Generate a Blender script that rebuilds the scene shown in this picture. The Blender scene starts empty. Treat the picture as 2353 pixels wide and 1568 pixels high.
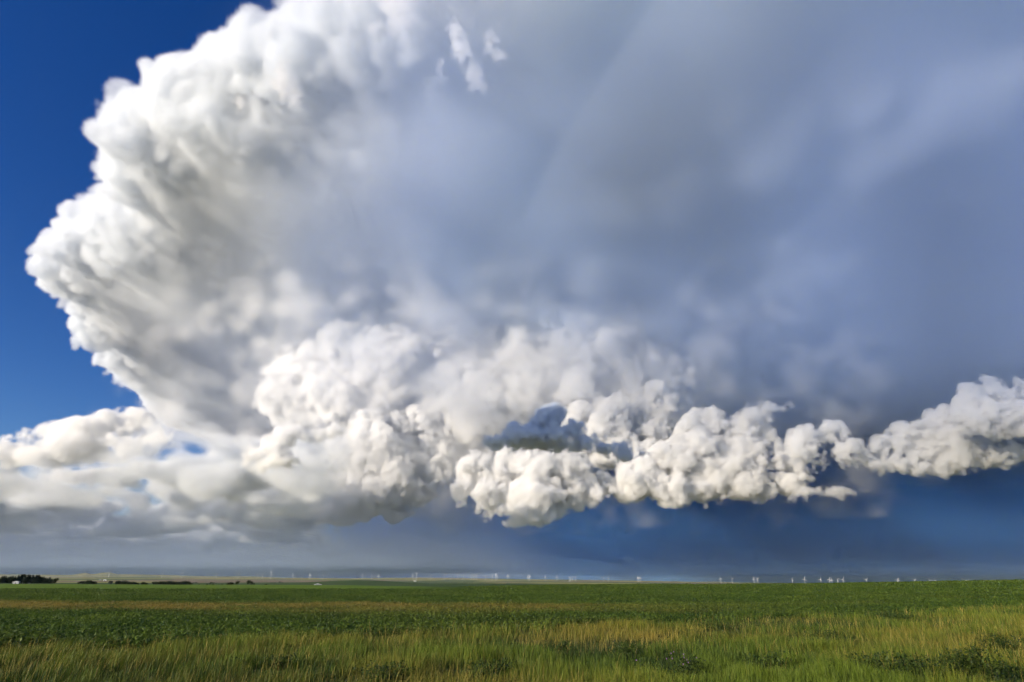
import bpy, math, random, time
import numpy as np
from mathutils import Vector

sc = bpy.context.scene
COL = sc.collection
R = math.radians

# ------------------------------------------------------------------ camera
EYE = 2.4
TILT = R(23.0)
cam = bpy.data.cameras.new('camera')
cam_ob = bpy.data.objects.new('camera', cam)
COL.objects.link(cam_ob)
cam.lens = 20.0
cam.sensor_width = 36.0
cam.clip_start = 0.5
cam.clip_end = 400000.0
cam_ob.location = (0, 0, EYE)
cam_ob.rotation_euler = (R(90) + TILT, 0, 0)
sc.camera = cam_ob

# ------------------------------------------------------------------ sky and sun
SUN_EL, SUN_AZ = 13.5, -128.0
world = bpy.data.worlds.new('World')
sc.world = world
world.use_nodes = True
wn = world.node_tree.nodes
wl = world.node_tree.links.new
bg = wn['Background']
sky = wn.new('ShaderNodeTexSky')
sky.sky_type = 'NISHITA'
sky.sun_disc = False
sky.sun_elevation = R(SUN_EL)
sky.sun_rotation = R(SUN_AZ)
sky.altitude = 700.0
sky.air_density = 1.0
sky.dust_density = 0.3
sky.ozone_density = 3.0
hs = wn.new('ShaderNodeHueSaturation')
hs.inputs['Saturation'].default_value = 1.3
hs.inputs['Hue'].default_value = 0.522
wl(sky.outputs[0], hs.inputs['Color'])
wl(hs.outputs[0], bg.inputs[0])
bg.inputs[1].default_value = 0.09

sun = bpy.data.lights.new('sun', 'SUN')
sun.energy = 5.0
sun.angle = R(0.5)
sun.color = (1.0, 0.87, 0.7)
sun_ob = bpy.data.objects.new('sun', sun)
COL.objects.link(sun_ob)
D = Vector((math.sin(R(SUN_AZ)) * math.cos(R(SUN_EL)), math.cos(R(SUN_AZ)) * math.cos(R(SUN_EL)), math.sin(R(SUN_EL))))
sun_ob.rotation_euler = D.to_track_quat('Z', 'Y').to_euler()

vs_ = sc.view_settings
vs_.view_transform = 'Standard'
vs_.look = 'None'
vs_.gamma = 1.0
vs_.exposure = 0.58
vs_.use_curve_mapping = False

cy = sc.cycles
cy.max_bounces = 16
cy.diffuse_bounces = 3
cy.glossy_bounces = 2
cy.transmission_bounces = 3
cy.transparent_max_bounces = 16
cy.volume_bounces = 8
cy.use_light_tree = False
cy.volume_step_rate = 1.0
cy.volume_max_steps = 512
cy.use_adaptive_sampling = True
cy.adaptive_threshold = 0.06
cy.time_limit = 700.0
cy.adaptive_min_samples = 24
cy.use_denoising = True

# ------------------------------------------------------------------ geometry of the view: the photograph was measured on a 2353 x 1568 sheet
F, CU, CV = 1307.0, 1176.5, 784.0
ST, CT = math.sin(TILT), math.cos(TILT)


def ray(u, v):
    dy = -(v - CV) / F
    return (u - CU) / F, CT - dy * ST, ST + dy * CT


def at(u, v, Y):
    """Point seen in direction (u, v) at Y metres in front."""
    x, y, z = ray(u, v)
    return x / y * Y, Y, z / y * Y + EYE


def at_height(u, v, z):
    x, y, zz = ray(u, v)
    k = (z - EYE) / zz
    return x * k, y * k


# ------------------------------------------------------------------ naming helpers
def tag(o, label=None, cat=None, group=None, kind=None):
    for k, val in (('label', label), ('category', cat), ('group', group), ('kind', kind)):
        if val:
            o[k] = val
    return o


def empty(name, loc=(0, 0, 0), parent=None):
    o = bpy.data.objects.new(name, None)
    COL.objects.link(o)
    o.location = loc
    o.empty_display_size = 1.0
    o.parent = parent
    return o


# ------------------------------------------------------------------ clouds: density grids
LAT = 96
_lat = {}


def lattice(seed):
    if seed not in _lat:
        _lat[seed] = np.random.default_rng(seed).standard_normal((LAT, LAT, LAT)).astype(np.float32) * 1.9
    return _lat[seed]


def noise(axes, cell, seed):
    """Smooth noise on a regular grid (three axis arrays, metres); cell = size or three sizes."""
    if not hasattr(cell, '__len__'):
        cell = (cell,) * 3
    a = lattice(seed)
    for ax in range(3):
        x = axes[ax] / cell[ax] + seed * 7.31
        i = np.floor(x).astype(int)
        f = (x - i).astype(np.float32)
        w = ((1 - f) ** 3 / 6, (3 * f ** 3 - 6 * f ** 2 + 4) / 6, (-3 * f ** 3 + 3 * f ** 2 + 3 * f + 1) / 6, f ** 3 / 6)
        sh = [1, 1, 1]
        sh[ax] = -1
        a = sum(np.take(a, (i + k - 1) % LAT, axis=ax) * w[k].astype(np.float32).reshape(sh) for k in range(4))
    return a


def smooth(x):
    x = np.clip(x, 0, 1)
    return x * x * (3 - 2 * x)


def cloud_material(name, density, colour=(1, 1, 1), aniso=0.0):
    m = bpy.data.materials.new(name)
    m.use_nodes = True
    n = m.node_tree.nodes
    n.clear()
    o = n.new('ShaderNodeOutputMaterial')
    v = n.new('ShaderNodeVolumePrincipled')
    m.node_tree.links.new(v.outputs[0], o.inputs['Volume'])
    v.inputs['Color'].default_value = (*colour, 1)
    v.inputs['Density'].default_value = density
    v.inputs['Anisotropy'].default_value = aniso
    m.cycles.volume_step_rate = 1.5 if 'droplets' in name else 3.0 if name == 'anvil_ice' else 5.0 if name in ( 'glaciated_ice', 'plume_ice', 'wisp_ice', 'wisp_veil') else 12.0
    return m


def volume_object(name, axes, dens, mat, loc=(0, 0, 0), rotz=0.0, parent=None):
    """A fog volume whose grid of densities is carried by the object's own points."""
    nz = [np.nonzero(dens.max(axis=tuple(k for k in range(3) if k != a)) > 0.002)[0] for a in range(3)]
    lo = [max(0, q[0] - 1) for q in nz]
    hi = [min(dens.shape[a], nz[a][-1] + 2) for a in range(3)]
    dens = np.ascontiguousarray(dens[lo[0]:hi[0], lo[1]:hi[1], lo[2]:hi[2]], dtype=np.float32)
    axes = [axes[a][lo[a]:hi[a]] for a in range(3)]
    res = dens.shape
    mn = [float(a[0]) for a in axes]
    mx = [float(a[-1]) for a in axes]
    me = bpy.data.meshes.new(name)
    me.vertices.add(dens.size)
    me.attributes.new('fog', 'FLOAT', 'POINT').data.foreach_set('value', dens.ravel())
    grid = bpy.data.objects.new(name + '_grid', me)      # data only, never placed in the scene
    vd = bpy.data.volumes.new(name)
    vd.materials.append(mat)
    ob = bpy.data.objects.new(name, vd)
    COL.objects.link(ob)
    ob.parent = parent
    ob.location = Vector(loc) - (parent.location if parent else Vector())
    ob.rotation_euler = (0, 0, rotz)
    ng = bpy.data.node_groups.new(name, 'GeometryNodeTree')
    ng.interface.new_socket('Geometry', in_out='INPUT', socket_type='NodeSocketGeometry')
    ng.interface.new_socket('Geometry', in_out='OUTPUT', socket_type='NodeSocketGeometry')
    n = ng.nodes
    L = ng.links.new
    gi, go = n.new('GeometryNodeObjectInfo'), n.new('NodeGroupOutput')
    gi.inputs['Object'].default_value = grid
    vc = n.new('GeometryNodeVolumeCube')
    sm = n.new('GeometryNodeSetMaterial')
    sm.inputs['Material'].default_value = mat
    vc.inputs['Min'].default_value = mn
    vc.inputs['Max'].default_value = mx
    for k, a in enumerate('XYZ'):
        vc.inputs['Resolution ' + a].default_value = res[k]
    p = n.new('GeometryNodeInputPosition')
    mr = n.new('ShaderNodeMapRange')
    mr.data_type = 'FLOAT_VECTOR'
    L(p.outputs[0], mr.inputs['Vector'])
    for k, val in ((7, mn), (8, mx), (9, (0, 0, 0)), (10, [r - 1 for r in res])):
        mr.inputs[k].default_value = val
    sp = n.new('ShaderNodeSeparateXYZ')
    L(mr.outputs['Vector'], sp.inputs[0])

    def integer(o):
        f = n.new('FunctionNodeFloatToInt')
        f.rounding_mode = 'ROUND'
        L(o, f.inputs[0])
        return f.outputs[0]

    def im(op, a, b):
        m = n.new('FunctionNodeIntegerMath')
        m.operation = op
        for k, val in enumerate((a, b)):
            if isinstance(val, int):
                m.inputs[k].default_value = val
            else:
                L(val, m.inputs[k])
        return m.outputs[0]
    ix, iy, iz = [integer(sp.outputs[k]) for k in range(3)]
    idx = im('ADD', im('MULTIPLY', im('ADD', im('MULTIPLY', ix, res[1]), iy), res[2]), iz)
    na = n.new('GeometryNodeInputNamedAttribute')
    na.data_type = 'FLOAT'
    na.inputs[0].default_value = 'fog'
    si = n.new('GeometryNodeSampleIndex')
    si.data_type = 'FLOAT'
    si.domain = 'POINT'
    L(gi.outputs['Geometry'], si.inputs['Geometry'])
    L(na.outputs[0], si.inputs['Value'])
    L(idx, si.inputs['Index'])
    L(si.outputs[0], vc.inputs['Density'])
    L(vc.outputs[0], sm.inputs[0])
    L(sm.outputs[0], go.inputs[0])
    ob.modifiers.new('fog', 'NODES').node_group = ng
    print('CLOUD %s %.2fM voxels' % (name, dens.size / 1e6))
    return ob


def axes_of(mn, mx, vox):
    if not hasattr(vox, '__len__'):
        vox = (vox,) * 3
    return [np.arange(a, b + d, d, dtype=np.float32) for a, b, d in zip(mn, mx, vox)]


def sheet(axes):
    return np.meshgrid(*axes, indexing='ij', sparse=True)


def cumulus(name, Y, vox, blobs, mat, seed, base_v=None, amp=1.0, cells=(900, 450, 225, 112, 60), edge=70.0, base_soft=60.0, lumps=0.46, fade=None, parent=None):
    """blobs: (u, v, ru, rv, dY[, rY]) with sizes on the measuring sheet, dY metres behind (or before) Y."""
    B = []
    for b in blobs:
        u, v, ru, rv, dY = b[:5]
        yy = Y + dY
        c = np.array(at(u, v, yy))
        px = yy / (F * ray(u, v)[1])
        ry = b[5] if len(b) > 5 else 0.5 * (ru + rv) * px
        B.append((c, np.array((ru * px, ry, rv * px))))
    pad = 0.75 * cells[0] + 100
    mn = np.min([c - r for c, r in B], axis=0) - pad
    mx = np.max([c + r for c, r in B], axis=0) + pad
    zb = None
    if base_v is not None:
        zb = at(CU, base_v, Y)[2]
        mn[2] = zb - 150
    org = np.array((0.5 * (mn[0] + mx[0]), Y, mn[2]))
    ax = axes_of(mn, mx, vox)
    X, YY, Z = sheet(ax)
    shape = tuple(len(a) for a in ax)
    sd = np.full(shape, -900.0, dtype=np.float32)
    for c, r in B:
        sl = []
        for k in range(3):
            i0 = np.searchsorted(ax[k], c[k] - 1.2 * r[k] - 900)
            i1 = np.searchsorted(ax[k], c[k] + 1.2 * r[k] + 900)
            sl.append(slice(i0, i1))
        q = np.sqrt(((ax[0][sl[0]] - c[0]) / r[0])[:, None, None] ** 2 + ((ax[1][sl[1]] - c[1]) / r[1])[None, :, None] ** 2 + ((ax[2][sl[2]] - c[2]) / r[2])[None, None, :] ** 2)
        f = ((1 - q) * r.min()).astype(np.float32)
        a = sd[tuple(sl)]
        k = 0.3 * r.min()
        h = np.clip(0.5 + 0.5 * (a - f) / k, 0, 1)
        sd[tuple(sl)] = f + (a - f) * h + k * h * (1 - h)
    n0 = noise(ax, cells[0] * 1.6, seed)
    disp = n0 * cells[0] * 0.22
    for k, c in enumerate(cells):
        if c < 1.3 * vox:
            break
        disp += (np.abs(noise(ax, c, seed + 11 + k)) - 0.5) * c * lumps * (cells[0] / c) ** 0.42
    disp *= amp
    lim = 0.3 * cells[0]
    sd += np.where(disp > 0, disp * np.clip(1 + sd / lim, 0, 1), disp)
    if zb is not None:
        sd = np.minimum(sd, (Z - zb) + n0 * base_soft + noise(ax, 200, seed + 3) * base_soft * 0.7)
    fray = noise(ax, 5.0 * vox, seed + 31) * 0.6 + noise(ax, 2.4 * vox, seed + 32) * 0.55
    dens = np.clip(sd / edge + fray * np.clip(1.3 - np.abs(sd) / edge * 0.6, 0, 1), 0, 1) * np.clip(1 + sd / edge * 0.7, 0, 1)
    if fade is not None:
        dens = dens * fade(X, YY, Z)
    return volume_object(name, ax, dens, mat, parent=parent)


T0 = time.time()
WHITE = (0.99, 0.993, 0.998)
m_cumulus = cloud_material('cumulus_droplets', 0.014, WHITE)
m_anvil = cloud_material('anvil_ice', 0.0026, (0.925, 0.955, 1.0), 0.3)  # blue tint in the ice colour stands in for air scattering

# ---- the storm: anvil (overhanging edge and far sheet), updraft tower, rain curtain
storm = empty('storm_cloud', (0, 30000, 0))
tag(storm, 'huge white-edged thunderstorm cloud with a blue-grey anvil filling the upper sky', 'cloud')
HE = 12000.0
outline = [(760, -150), (640, -70), (550, 0), (500, 75), (430, 85), (400, 105), (310, 125), (270, 175), (195, 235), (190, 290), (180, 345), (195, 420), (190, 455), (152, 490), (110, 530), (60, 570), (48, 610), (75, 655), (130, 690), (150, 730), (195, 760), (210, 810), (240, 860), (290, 900), (330, 945), (400, 975), (480, 1012), (550, 1042), (590, 1060)]
P0 = np.array(at_height(550, 0, HE))
P1 = np.array(at_height(550, 1042, HE))
tv = (P1 - P0) / np.linalg.norm(P1 - P0)
nv = np.array((tv[1], -tv[0]))
ROT = math.atan2(nv[1], nv[0])
ol = np.array([at_height(u, v, HE - 600 + 1500 * float(smooth((450 - v) / 400.0)) - 550 * float(smooth((v - 780) / 250.0))) for u, v in outline]) - P0
o_e, o_s = ol @ nv, ol @ tv
order = np.argsort(o_s)
o_e, o_s = o_e[order], o_s[order]


def anvil_density(ax):
    e, s, z = ax
    E_, S_, Z_ = sheet(ax)
    ed = E_ - np.interp(s, o_s, o_e).astype(np.float32)[None, :, None] - 250
    edp = np.clip(ed, 0, None)
    wy = P0[1] + E_ * nv[1] + S_ * tv[1]
    near = np.exp(-edp / 4500.0)
    top = HE + 850 + 1600 * (1 - np.exp(-edp / 3000.0))
    base = HE - 800 - 2800 * (1 - np.exp(-edp / 5600.0)) - 500 * (1 - np.exp(-edp / 14000.0))
    lens = np.minimum(Z_ - base, top - Z_)
    sd = np.minimum(lens, ed * 0.8) - 350 * np.exp(-(np.clip(ed, 0, None) + np.clip(lens, 0, None)) / 600.0)
    st = (2.2, 1.0, 1.0)

    def nz(c, k, f=st):
        return noise(ax, [c * q for q in f], k)
    disp = nz(4200, 5, (1.6, 1, 1)) * 480 * (1 - 0.8 * near) + nz(1700, 6, (1.8, 1, 1)) * 420 * (1 - near) + nz(800, 7, (1.6, 1, 1)) * 200 * (1 - near)
    knob = 0.03 + 0.97 * np.exp(-(edp / 2100.0) ** 2)
    disp += (np.abs(nz(2000, 21, (1.3, 1, 1))) - 0.55) * 380 * knob
    disp += (np.abs(nz(950, 22, (1.2, 1, 1))) - 0.55) * 420 * knob
    disp += (np.abs(nz(450, 23, (1.3, 1, 1))) - 0.55) * 430 * np.exp(-(edp / 2600.0) ** 2)
    disp += (np.abs(nz(230, 24, (1.1, 1, 1))) - 0.55) * 300 * np.exp(-(edp / 3000.0) ** 2)
    sd = sd + np.where(disp > 0, disp * np.clip(1 + ed / 500.0, 0, 1), disp)
    w = 95 + np.clip(edp - 1500, 0, 10000) * 0.2
    d = smooth(sd / w * 0.5 + 0.15 + 0.2 * smooth((edp - 1500) / 4000)) * (0.36 + 0.5 * smooth((15000 - S_) / 9000.0) * smooth((edp - 1500) / 2500.0) + 1.7 * np.exp(-edp / 1900.0))
    return d * smooth((wy - 2600) / 6800.0 + 0.25 * noise(ax, (2500, 2500, 9000), 29))


B0, B1 = 4000.0, 7000.0   # along the edge normal: rim grids hand over to the coarse sheet
S0, S1 = 21000.0, 24000.0  # along the edge: near rim hands over to far rim
m_sheet = cloud_material('anvil_sheet_ice', 0.0028, (0.84, 0.915, 1.0), 0.3)  # bluer than the rim: the air in front is put into its colour
for nm, lo, hi, vox, m_, we, ws in (
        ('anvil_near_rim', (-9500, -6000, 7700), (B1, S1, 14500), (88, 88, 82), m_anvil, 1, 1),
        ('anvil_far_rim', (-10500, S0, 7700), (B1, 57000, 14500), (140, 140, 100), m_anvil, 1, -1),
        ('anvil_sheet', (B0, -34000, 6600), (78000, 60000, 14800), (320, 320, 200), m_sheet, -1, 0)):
    ax = axes_of(lo, hi, vox)
    d = anvil_density(ax)
    f = smooth((ax[0] - B0) / (B1 - B0))[:, None, None]
    d *= (1 - f) if we > 0 else f
    if ws:
        f = smooth((ax[1] - S0) / (S1 - S0))[None, :, None]
        d *= (1 - f) if ws > 0 else f
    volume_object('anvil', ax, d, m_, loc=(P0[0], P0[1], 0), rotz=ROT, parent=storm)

# rain curtain far behind, in the shade of the anvil
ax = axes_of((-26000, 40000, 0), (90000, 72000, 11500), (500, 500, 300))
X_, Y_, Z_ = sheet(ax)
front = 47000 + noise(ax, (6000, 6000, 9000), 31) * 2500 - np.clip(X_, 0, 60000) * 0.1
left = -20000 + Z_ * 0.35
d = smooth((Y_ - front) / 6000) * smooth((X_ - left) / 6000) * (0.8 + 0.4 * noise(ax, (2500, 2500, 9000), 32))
volume_object('rain_curtain', ax, np.clip(d, 0, 2), cloud_material('rain_and_murk', 0.0006, (0.2, 0.5, 1.0)), parent=storm)  # blue of the air in between is put into the rain's colour

# thin blue veil added under the anvil, standing in for sunlit air
m_air = cloud_material('sunlit_air', 0.00006, (0.4, 0.57, 1.0))
ax = axes_of((-12000, 3000, 300), (44000, 15000, 9500), (300, 300, 250))
X_, Y_, Z_ = sheet(ax)
d = smooth((X_ / Y_ + 0.8) / 0.6) * smooth((Y_ - 3000) / 2500) * smooth((15000 - Y_) / 3000) * smooth((9500 - Z_) / 2500) * smooth((Z_ / Y_ - 0.16) / 0.3)
d = d * (1 + 0.55 * noise(ax, (2600, 2600, 5000), 35) + 0.6 * noise(ax, (1000, 1300, 2400), 37))
volume_object('air_veil', ax, np.clip(d, 0, 2), m_air, parent=storm)
# a ragged sheet of thin cloud hanging below the anvil: its patches give the underside its mottling
ax = axes_of((-9500, 4300, 4900), (21000, 17000, 7600), (120, 120, 120))
X_, Y_, Z_ = sheet(ax)
w0 = noise(ax, (3000, 3400, 9000), 51)
w1 = w0 * 0.7 + 0.7 * noise(ax, (1300, 1700, 1500), 52) + 0.55 * noise(ax, (620, 800, 700), 53) + 0.4 * noise(ax, (300, 380, 350), 54)
d = np.clip(w1 + 0.05, 0, 1.6) * smooth((520 - np.abs(Z_ - 6200 - w0 * 420)) / 350) * smooth((X_ / Y_ + 0.55) / 0.4) * smooth((Y_ - 4300) / 1800) * smooth((17000 - Y_) / 4000)
volume_object('virga_wisps', ax, d, cloud_material('wisp_veil', 0.0003, (0.76, 0.85, 1.0)), parent=storm)
ax = axes_of((-4000, 16000, 400), (34000, 27000, 4500), (400, 400, 250))  # second added veil: blue of sunlit air in front of the rain curtain
X_, Y_, Z_ = sheet(ax)
d = smooth((X_ / Y_ + 0.2) / 0.35) * smooth((Y_ - 16000) / 2500) * smooth((27000 - Y_) / 3000) * smooth((4500 - Z_) / 2000) * (1 + 0.12 * noise(ax, (2600, 2600, 5000), 36))
volume_object('low_air_veil', ax, np.clip(d, 0, 2), cloud_material('far_air', 0.00012, (0.09, 0.37, 1.0)), parent=storm)

ax = axes_of((-2500, 5000, 360), (11000, 11500, 1700), (250, 250, 110))  # nearer part of the added blue air veil, low under the heaps
X_, Y_, Z_ = sheet(ax)
d = smooth((X_ / Y_ + 0.2) / 0.35) * smooth((Y_ - 5000) / 1500) * smooth((11500 - Y_) / 2000) * smooth((0.14 - Z_ / Y_) / 0.06) * smooth((Z_ - 350) / 250) * (1 + 0.3 * noise(ax, (1600, 1600, 3000), 39))
volume_object('low_air_veil', ax, np.clip(d, 0, 2), cloud_material('near_air', 0.000025, (0.16, 0.43, 0.95)), parent=storm)

# rain shaft under the updraft tower
ax = axes_of((-8500, 16500, 360), (1500, 24000, 3600), (200, 250, 160))
X_, Y_, Z_ = sheet(ax)
q = X_ / Y_
d = smooth((q + 0.38) / 0.1) * smooth((0.02 - q) / 0.2) * smooth((Y_ - 16800) / 2500) * smooth((24000 - Y_) / 2500) * smooth((3600 - Z_) / 900) * (1 + 0.4 * noise(ax, (1200, 1500, 4000), 38))
volume_object('rain_shaft', ax, np.clip(d, 0, 2), cloud_material('rain', 0.0003, (0.5, 0.62, 0.78)), parent=storm)

# updraft tower: crisp lower column, soft glaciated head, second soft plume
tower = [(870, 1030, 120, 90, 0), (850, 1010, 85, 70, 0), (930, 1000, 90, 60, 100), (1000, 1010, 65, 45, 200), (840, 1080, 75, 60, 0), (920, 1070, 80, 55, 0), (1000, 1050, 50, 30, -100), (960, 1085, 60, 35, -200),
         (855, 1140, 95, 55, -100), (900, 1090, 110, 70, 0), (910, 1125, 60, 40, -200), (785, 1163, 65, 32, -100), (735, 1178, 34, 15, -100), (865, 1168, 45, 20, -150), (820, 970, 70, 50, 100)]
cumulus('updraft_tower', 17000, 40, tower, m_cumulus, 3, edge=140, cells=(900, 450, 225, 120, 65), parent=storm)
head = [(795, 805, 75, 50, 0), (880, 815, 100, 55, 200), (990, 805, 90, 50, 300), (1080, 840, 80, 55, 500), (750, 860, 100, 65, 0), (680, 905, 75, 55, 0), (860, 890, 160, 95, 0), (990, 890, 140, 95, 300), (720, 940, 90, 50, 0), (880, 960, 150, 70, 0), (1020, 960, 100, 70, 200)]
m_soft = cloud_material('glaciated_ice', 0.006, WHITE)
cumulus('tower_head', 17500, 55, head, m_soft, 4, edge=420, cells=(1300, 650, 320, 160), amp=1.0, parent=storm)
plume = [(1205, 785, 50, 42, 0), (1275, 790, 65, 42, 0), (1350, 805, 90, 50, 200), (1440, 800, 80, 48, 300), (1250, 860, 110, 75, 200), (1370, 880, 150, 85, 300), (1480, 870, 110, 75, 400), (1220, 950, 150, 80, 300), (1400, 960, 180, 80, 500), (1130, 930, 110, 90, 400)]
cumulus('tower_plume', 16500, 60, plume, cloud_material('plume_ice', 0.0042, WHITE), 5, edge=650, cells=(1400, 700, 350, 170), amp=0.8, parent=storm)
# thin bright glow of ice cloud round the tower tops
glow = [(900, 740, 260, 100, 0), (1120, 800, 200, 130, 0), (1350, 800, 260, 130, 0), (1150, 930, 260, 120, 0), (1560, 860, 160, 110, 0)]
cumulus('tower_shroud', 18500, 130, glow, cloud_material('shroud_ice', 0.0011, WHITE), 6, edge=2100, cells=(2600, 1300, 650), amp=0.7, parent=storm)

# fair-weather heaps in front
CL = {}
CL['mass'] = [(1100, 1080, 50, 40, 0), (1160, 1080, 60, 45, 100), (1230, 1090, 70, 45, 200), (1300, 1090, 60, 45, 300), (1080, 1120, 40, 35, 0), (1130, 1140, 60, 40, 0), (1210, 1150, 70, 35, 0), (1170, 1175, 55, 25, -100), (1220, 1178, 40, 20, -100), (1290, 1140, 60, 35, 200), (1350, 1120, 60, 35, 300), (1075, 1160, 20, 18, 0), (1430, 1110, 70, 35, 500), (1470, 1075, 60, 40, 600)]
CL['tall'] = [(1497, 905, 28, 26, 0), (1450, 905, 30, 28, 0), (1400, 925, 40, 34, 0), (1350, 955, 40, 30, 0), (1440, 950, 70, 45, 100), (1520, 935, 30, 30, 200), (1400, 990, 90, 45, 100), (1490, 985, 60, 50, 200), (1440, 1040, 80, 40, 200)]
CL['broad'] = [(1590, 985, 45, 40, 200), (1640, 975, 40, 35, 200), (1700, 985, 60, 40, 200), (1600, 1030, 80, 45, 100), (1700, 1040, 80, 45, 100), (1760, 1010, 35, 35, 200), (1560, 1060, 70, 40, 0), (1770, 1070, 50, 30, 0), (1550, 1120, 50, 35, -200), (1620, 1125, 45, 30, -200), (1745, 1070, 30, 25, -200), (1720, 1120, 45, 28, -100), (1820, 1100, 40, 30, 0), (1660, 1085, 80, 40, 0)]
CL['strip'] = [(1765, 940, 40, 13, 0), (1730, 948, 25, 12, 0), (1800, 936, 16, 8, 0)]
CL['arm'] = [(1870, 1132, 45, 12, 0), (1915, 1134, 40, 9, 0), (1945, 1132, 28, 7, 0), (1830, 1135, 35, 14, 0)]
CL['bank'] = [(1930, 1045, 50, 32, 0), (1985, 1055, 50, 28, 0), (1890, 1062, 50, 28, 0), (1860, 1010, 35, 28, 0), (1905, 1000, 30, 25, 0), (1870, 1040, 45, 35, 0), (1910, 1050, 25, 40, 0), (2160, 960, 25, 25, 0), (2100, 1000, 45, 35, 0), (2140, 1020, 60, 35, 0), (2060, 1020, 40, 30, 0), (2010, 1035, 40, 25, 0), (1960, 1060, 40, 22, 0), (1920, 1070, 30, 18, 0), (2040, 1065, 60, 25, 0), (2120, 1065, 60, 25, 0), (2190, 1050, 60, 30, 0), (2260, 1045, 60, 25, 0), (2310, 1040, 40, 22, 0)]
CL['crown'] = [(2240, 920, 40, 38, 0), (2290, 900, 45, 35, 0), (2330, 905, 45, 40, 0), (2260, 960, 60, 35, 0), (2340, 960, 70, 40, 0), (2400, 900, 60, 45, 0), (2400, 960, 70, 40, 0), (2470, 930, 60, 60, 0)]
CL['scrap'] = [(1255, 1005, 90, 22, 0), (1330, 1022, 80, 20, 0), (1270, 958, 32, 26, 0), (1255, 985, 50, 28, 0), (1195, 1000, 50, 22, 0), (1160, 1008, 40, 14, 0), (1310, 990, 35, 28, 0), (1340, 1012, 40, 22, 0), (1385, 1032, 55, 20, 0), (1432, 1047, 42, 15, 0), (1250, 1012, 100, 14, 0), (1330, 1032, 70, 14, 0)]
CL['ridge'] = [(0, 1040, 60, 30, 0), (60, 1020, 45, 25, 0), (115, 1005, 40, 28, 0), (185, 1000, 45, 30, 0), (250, 990, 45, 35, 0), (310, 975, 45, 32, 0), (345, 975, 30, 30, 0), (355, 1005, 35, 30, 0), (280, 1020, 80, 30, 0), (180, 1035, 90, 28, 0), (80, 1045, 90, 25, 0), (375, 1010, 18, 22, 0), (-60, 1040, 60, 40, 0)]
CL['tier'] = [(400, 1072, 45, 18, 0), (450, 1076, 40, 18, 300), (500, 1070, 40, 18, 0), (545, 1066, 32, 20, 0), (482, 1050, 12, 18, 0), (340, 1088, 55, 16, 500), (240, 1092, 70, 14, 200), (590, 1085, 45, 16, 0), (630, 1100, 30, 14, 200)]
CL['wing'] = [(590, 1045, 30, 28, 0), (620, 1030, 35, 28, 0), (655, 1010, 35, 26, 0), (690, 1000, 32, 20, 0), (725, 995, 30, 15, 0), (755, 990, 22, 10, 0), (640, 1050, 45, 22, 0), (600, 1065, 35, 18, 0)]
m_dense = cloud_material('dense_droplets', 0.035, (0.85, 0.895, 0.965))  # greyed colour puts part of the small cloud's shade into its droplets
m_soft2 = cloud_material('thin_droplets', 0.007, WHITE)
CFG = {  # distance, voxel, material, seed, base on the sheet, noise cells
    'mass': (14000, 32, m_cumulus, 50, None, (700, 350, 180, 95, 52)),
    'tall': (15500, 34, m_cumulus, 55, 1090, (700, 350, 180, 95, 52)),
    'broad': (14500, 32, m_cumulus, 60, 1156, (700, 350, 180, 95, 52)),
    'strip': (14000, 28, m_soft2, 64, None, (300, 150, 80)),
    'arm': (13500, 28, m_soft, 66, None, (300, 150, 80)),
    'bank': (12500, 29, m_cumulus, 70, 1092, (600, 300, 150, 80, 45)),
    'crown': (11500, 28, m_cumulus, 75, 1002, (600, 300, 150, 80, 45)),
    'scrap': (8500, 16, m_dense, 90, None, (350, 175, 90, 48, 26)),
    'ridge': (12500, 30, m_soft2, 110, 1075, (700, 350, 180, 95, 52)),
    'tier': (15000, 36, m_soft2, 120, 1112, (700, 350, 180, 95, 52)),
    'wing': (10500, 24, m_cumulus, 130, None, (450, 225, 112, 60, 36)),
}
LABEL = {
    'mass': 'cream white cumulus heap low in the centre, under the small dark-bottomed cloud',
    'tall': 'tallest bright cumulus tower, just right of the small dark-bottomed cloud',
    'broad': 'broad lumpy cumulus between the bright tower and the long right-hand bank',
    'strip': 'thin flat strip of cloud above the broad cumulus right of centre',
    'arm': 'low wispy cloud arm trailing off the bottom right of the broad cumulus',
    'bank': 'long ragged cumulus bank climbing to the right above the dark blue rain',
    'crown': 'bright white cumulus crown at the right edge, on top of the long bank',
    'scrap': 'small dark-bottomed cloud floating before the bright cumulus heaps at centre',
    'ridge': 'grey and white cumulus ridge at the left edge below the anvil tip',
    'tier': 'lower flat tier of cloud behind and below the left cumulus ridge',
    'wing': 'ragged grey cloud wing slanting up just left of the storm tower',
}
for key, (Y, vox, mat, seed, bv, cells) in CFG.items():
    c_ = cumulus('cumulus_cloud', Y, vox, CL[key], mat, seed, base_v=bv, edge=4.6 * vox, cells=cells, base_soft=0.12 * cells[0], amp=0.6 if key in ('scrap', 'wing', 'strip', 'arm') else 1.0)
    tag(c_, LABEL[key], 'cloud', 'cumulus clouds in front of the storm')

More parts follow.
